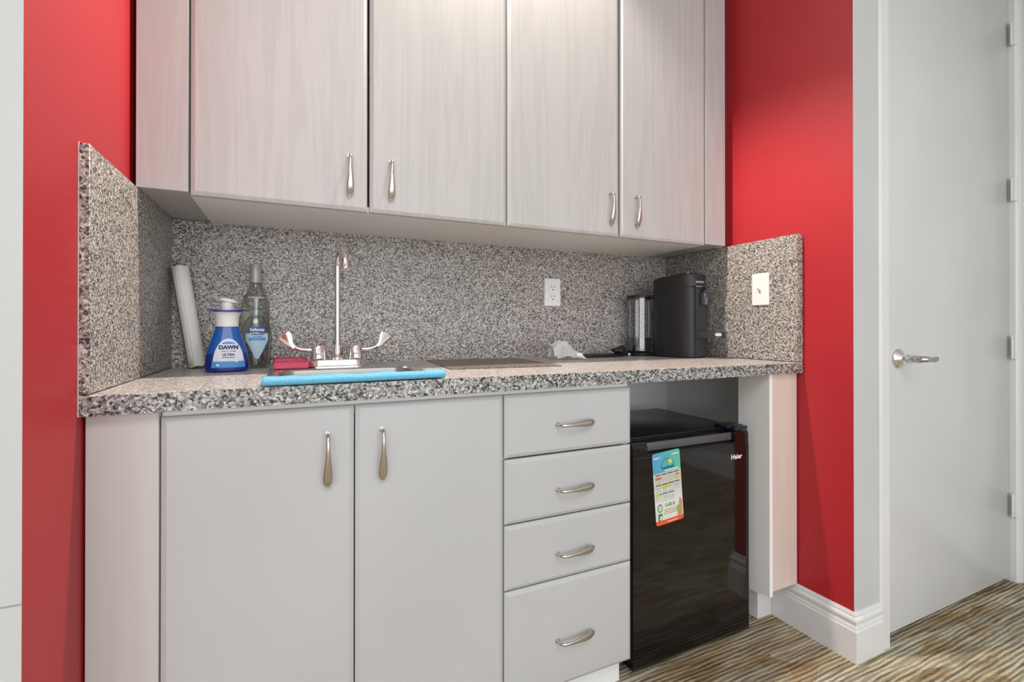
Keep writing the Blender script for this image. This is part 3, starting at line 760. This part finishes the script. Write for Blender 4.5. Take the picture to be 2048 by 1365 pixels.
for zc in (-.0195, .0195):
    for x, h in ((-.0065, .0085), (.0065, .007)): box(bm, (x-.0012, -.0075, zc+.003-h/2), (x+.0012, -.0070, zc+.003+h/2))
    prism(bm, [(.0026*math.cos(2*PI*i/12), zc-.0085+.0026*math.sin(2*PI*i/12)) for i in range(12)], -.0075, -.0070, 'y')
rc_ = link('receptacle', bm, [M_slot, M_plate], ou)
link('reset_buttons', box(box(B(), (-.006, -.0080, -.0025), (.006, -.0070, -.0005)), (-.006, -.0080, .0005), (.006, -.0070, .0025)), M_plate, rc_)
for z in (-.042, .042): screw(ou, z)
sw = thing('light_switch', (2.2308, -.4885, 1.166), 'white toggle light switch on the right splash panel', 'light switch', rz=-PI/2)
link('cover_plate', plate_mesh(.068, .1165), M_plate, sw, smooth=False)
link('toggle_frame', box(B(), (-.0055, -.0068, -.013), (.0055, -.0050, .013), .0006), mat('pale_grey_plastic', (.62, .62, .62), .4), sw)
tg = B(); rings(tg, [[(-.0040, -.005, -.006), (.0040, -.005, -.006), (.0040, -.005, .006), (-.0040, -.005, .006)], [(-.0032, -.0185, .0035), (.0032, -.0185, .0035), (.0032, -.0165, .0105), (-.0032, -.0165, .0105)]])
link('toggle', tg, M_plate, sw)
for z in (-.030, .030): screw(sw, z)

# ------------------------------------------------------------------ coffee machine (front along local -Y)
rzc = math.radians(12)
cmx, cmy = 2.099, -.220
cmo = thing('coffee_machine', (cmx, cmy, ZC+.0005), 'tall matte black capsule coffee machine in the right corner of the counter', 'coffee machine', rz=rzc)
def oval(hw, hl, z, p=2.6, n=48, dy=0, tilt=0):
    pts = []
    for i in range(n):
        x, y = sup(2*PI*i/n, hw, hl, p); pts.append((x, y+dy, z+tilt*(-y)))
    return pts
bm = B(); rings(bm, [oval(.066, .098, .0), oval(.070, .103, .004), oval(.070, .103, .2745, tilt=0)])
link('body', bm, M_cm, cmo, smooth=True)
bm = B(); rings(bm, [oval(.070, .103, .2765), oval(.070, .103, .312, tilt=.055), oval(.067, .100, .3185, tilt=.06), oval(.058, .09, .3225, tilt=.06)])
link('lid', bm, M_cm, cmo, smooth=True)
bm = B(); rings(bm, [oval(.069, .102, .2740), oval(.069, .102, .2770)]); link('seam', bm, M_rub, cmo, smooth=True)
bm = B(); rings(bm, [oval(.036, .036, .320, 2, tilt=.06, dy=-.035), oval(.034, .034, .3305, 2, tilt=.06, dy=-.035), oval(.028, .028, .3325, 2, tilt=.06, dy=-.035)])
link('lid_button', bm, M_cmg, cmo, smooth=True)
# front panel insert, brow lip, spout hood
bm = B(); prism(bm, [(-.036, -.099), (.036, -.099), (.036, -.0), (-.036, -.0)], .004, .262)
bm2 = bm; 
bm = B(); rings(bm, [[(x, y, z) for x, y in [(-.042, -.080), (-.040, -.1015), (-.02, -.1055), (0, -.1065), (.02, -.1055), (.040, -.1015), (.042, -.080)]] for z in (.006, .268)])
bm2.free(); link('front_panel', bm, M_cm2, cmo, smooth=True)
bm = B(); rings(bm, [[(-.046, -.075, z), (-.046, -.105, z), (-.025, -.1175, z), (0, -.121, z), (.025, -.1175, z), (.046, -.105, z), (.046, -.075, z)] for z in (.2705, .2765)])
link('brow_lip', bm, M_cmg, cmo)
bm = B()
rs = []
for j in range(11):
    t = j/10; z = .205+.062*t; r = .0225*math.sqrt(max(.02, 1-max(0, (t-.35)/.65)**2))
    rs.append([(r*math.cos(2*PI*i/28), -.110+r*1.05*math.sin(2*PI*i/28), z) for i in range(28)])
rings(bm, rs); link('spout_hood', bm, M_cmg, cmo, smooth=True)
# cup support arm with oval badge
bm = B(); rings(bm, [[(x, y, z) for x, y in [(-.040, -.085), (-.043, -.145), (-.036, -.175), (-.018, -.190), (0, -.194), (.018, -.190), (.036, -.175), (.043, -.145), (.040, -.085)]] for z in (.078, .080, .100, .102)])
ca = link('cup_support', bm, M_cm2, cmo, smooth=True)
bm = B(); prism(bm, rrect(-.012, -.0052, .012, .0052, .005, 5), -.0006, .0006, 'y')
bd = link('support_badge', bm, M_gtxt, ca); bd.location = (-.0284, -.1845, .091); bd.rotation_euler = (0, 0, -.62)
bm = B(); box(bm, (-.0445, -.088, .006), (-.0405, -.084, .108)); link('front_seam', bm, M_rub, cmo)
FN = lambda x, y: (-.070*0-.0440+x*.55, 0, 0)
def on_oval(u, z):      # u = arc position along the body's left-front side
    th = -PI/2-.40+u/.085; x, y = sup(th, .0706, .1036, 2.6); return (x, y, z)
lettering('brand_lettering', 'NESPRESSO', .0095, M_gtxt, cmo, lambda x, y: on_oval(x*.9+.022, .292+y), .0002)
# water tank behind the body
wt = B(); _t = Matrix.Rotation(-rzc, 3, 'Z') @ Vector((2.012-cmx, -.083-cmy, 0)); TX, TY = _t.x, _t.y
lathe(wt, [(.040, .016), (.0475, .020), (.0480, .120), (.0480, .240)], 40, (TX, TY))
tk = link('water_tank', wt, M_tank, cmo, smooth=True)
bm = B(); lathe(bm, [(.0485, .240), (.0520, .243), (.0520, .249), (.046, .252)], 40, (TX, TY)); box(bm, (TX-.0, .075, .242), (.03, TY-.0, .250))
link('tank_lid', bm, M_cm, cmo, smooth=True)
bm = B(); lathe(bm, [(.047, .0), (.050, .003), (.050, .012), (.042, .016)], 40, (TX, TY)); box(bm, (TX-.0, .075, .0), (.03, TY-.0, .012))
link('tank_base', bm, M_rub, cmo, smooth=True)
bm = B(); lathe(bm, [(.0468, .021), (.0470, .075)], 40, (TX, TY)); link('water', bm, clear('tank_water', (.62, .64, .66), .05), tk, smooth=True)
# ribs seen through the tank
bm = B()
for z in (.03, .042, .054): lathe(bm, [(.030, z), (.031, z+.002), (.030, z+.004)], 24, (TX, TY))
link('tank_filter', bm, mat('grey_filter_plastic', (.25, .26, .28), .3), tk, smooth=True)

# ------------------------------------------------------------------ napkin, strap, cord
bm = B()
nu, nv = 15, 12
def napkin_pt(i, j):
    u, v_ = i/(nu-1), j/(nv-1)
    x = -.055+.098*u; y = -.030+.055*v_
    z = .004+.060*(math.sin(PI*min(1, v_*1.15))**.6)*(1-.30*max(0, u-.6)/.4)*(.55+.45*math.sin(PI*min(1, .12+u*.95)))
    return Vector((x, y, z))
rnd = random.Random(11)
g = [[napkin_pt(i, j)+Vector((rnd.uniform(-.005, .005), rnd.uniform(-.004, .004), rnd.uniform(-.002, .009))) for j in range(nv)] for i in range(nu)]
vv = [[bm.verts.new(p) for p in r] for r in g]
for i in range(nu-1):
    for j in range(nv-1): 
        bm.faces.new([vv[i][j], vv[i+1][j], vv[i+1][j+1]]); bm.faces.new([vv[i][j], vv[i+1][j+1], vv[i][j+1]])
bmesh.ops.solidify(bm, geom=bm.faces[:], thickness=.001)
# trailing twisted corner
tube(bm, [(.030, -.014, .010), (.048, -.018, .014), (.062, -.020, .012), (.072, -.022, .004), (.079, -.030, .0015)], [.011, .010, .009, .005, .001], 8, [.008, .011, .010, .004, .001])
tag(link('paper_napkin', bm, M_tissue, smooth=False, loc=(1.592, -.168, ZC+.002)), 'crumpled white paper napkin on the counter below the outlet', 'napkin')

st_ = thing('flat_case', (1.82, -.10, ZC+.0005), 'flat black case lying on the counter between the napkin and coffee machine', 'case')
bm = B(); rings(bm, [[(x*1.0*s, y*s+.0, z) for x, y in [(.128*math.cos(2*PI*i/40)-.018, .032*math.sin(2*PI*i/40)) for i in range(40)]] for s, z in ((.96, 0), (1, .003), (1, .009), (.95, .0125), (.80, .0135))])
link('case_body', bm, M_blk2, st_, smooth=True)
bm = B(); rnd = random.Random(5)
bmesh.ops.create_icosphere(bm, subdivisions=3, radius=1)
for v_ in bm.verts: 
    n_ = v_.co.copy(); v_.co = Vector((n_.x*.034, n_.y*.022, n_.z*.016*(1+.3*math.sin(n_.x*4)))); v_.co *= 1+.10*math.sin(9*n_.x+5*n_.y)
bmesh.ops.translate(bm, verts=bm.verts, vec=(.076, 0, .024))
link('folded_flap', bm, M_cm, st_, smooth=True)
sn_ = B(); bmesh.ops.create_uvsphere(sn_, u_segments=14, v_segments=10, radius=.0055); bmesh.ops.translate(sn_, verts=sn_.verts, vec=(.1085, -.022, .0085))
link('clasp', sn_, M_wp, st_, smooth=True)
bm = B(); tube(bm, [(-.060, -.012, .046), (-.045, -.013, .043), (-.020, -.014, .035), (.005, -.012, .0245), (.028, -.018, .0178), (.034, -.020, .0160)], [.004, .0075, .0075, .006, .005, .004], 10, [.001, .0016, .0016, .0016, .0016, .001])
tag(link('spatula', bm, mat('pale_grey_metal_strip', (.86, .86, .82), .4, 0.), smooth=True, loc=(1.82, -.10, ZC+.001)), 'thin pale grey utensil resting on top of the flat black case', 'utensil')
bm = B(); tube(bm, smoothpts([(1.925, -.085, ZC+.005), (1.945, -.078, ZC+.0045), (1.965, -.07, ZC+.0045), (1.975, -.030, ZC+.0045), (2.03, -.022, ZC+.0045), (2.10, -.03, ZC+.0045)], 2), .0038, 10)
tag(link('power_cord', bm, M_rub, smooth=True), 'black power cord running along the counter to the coffee machine', 'cord')
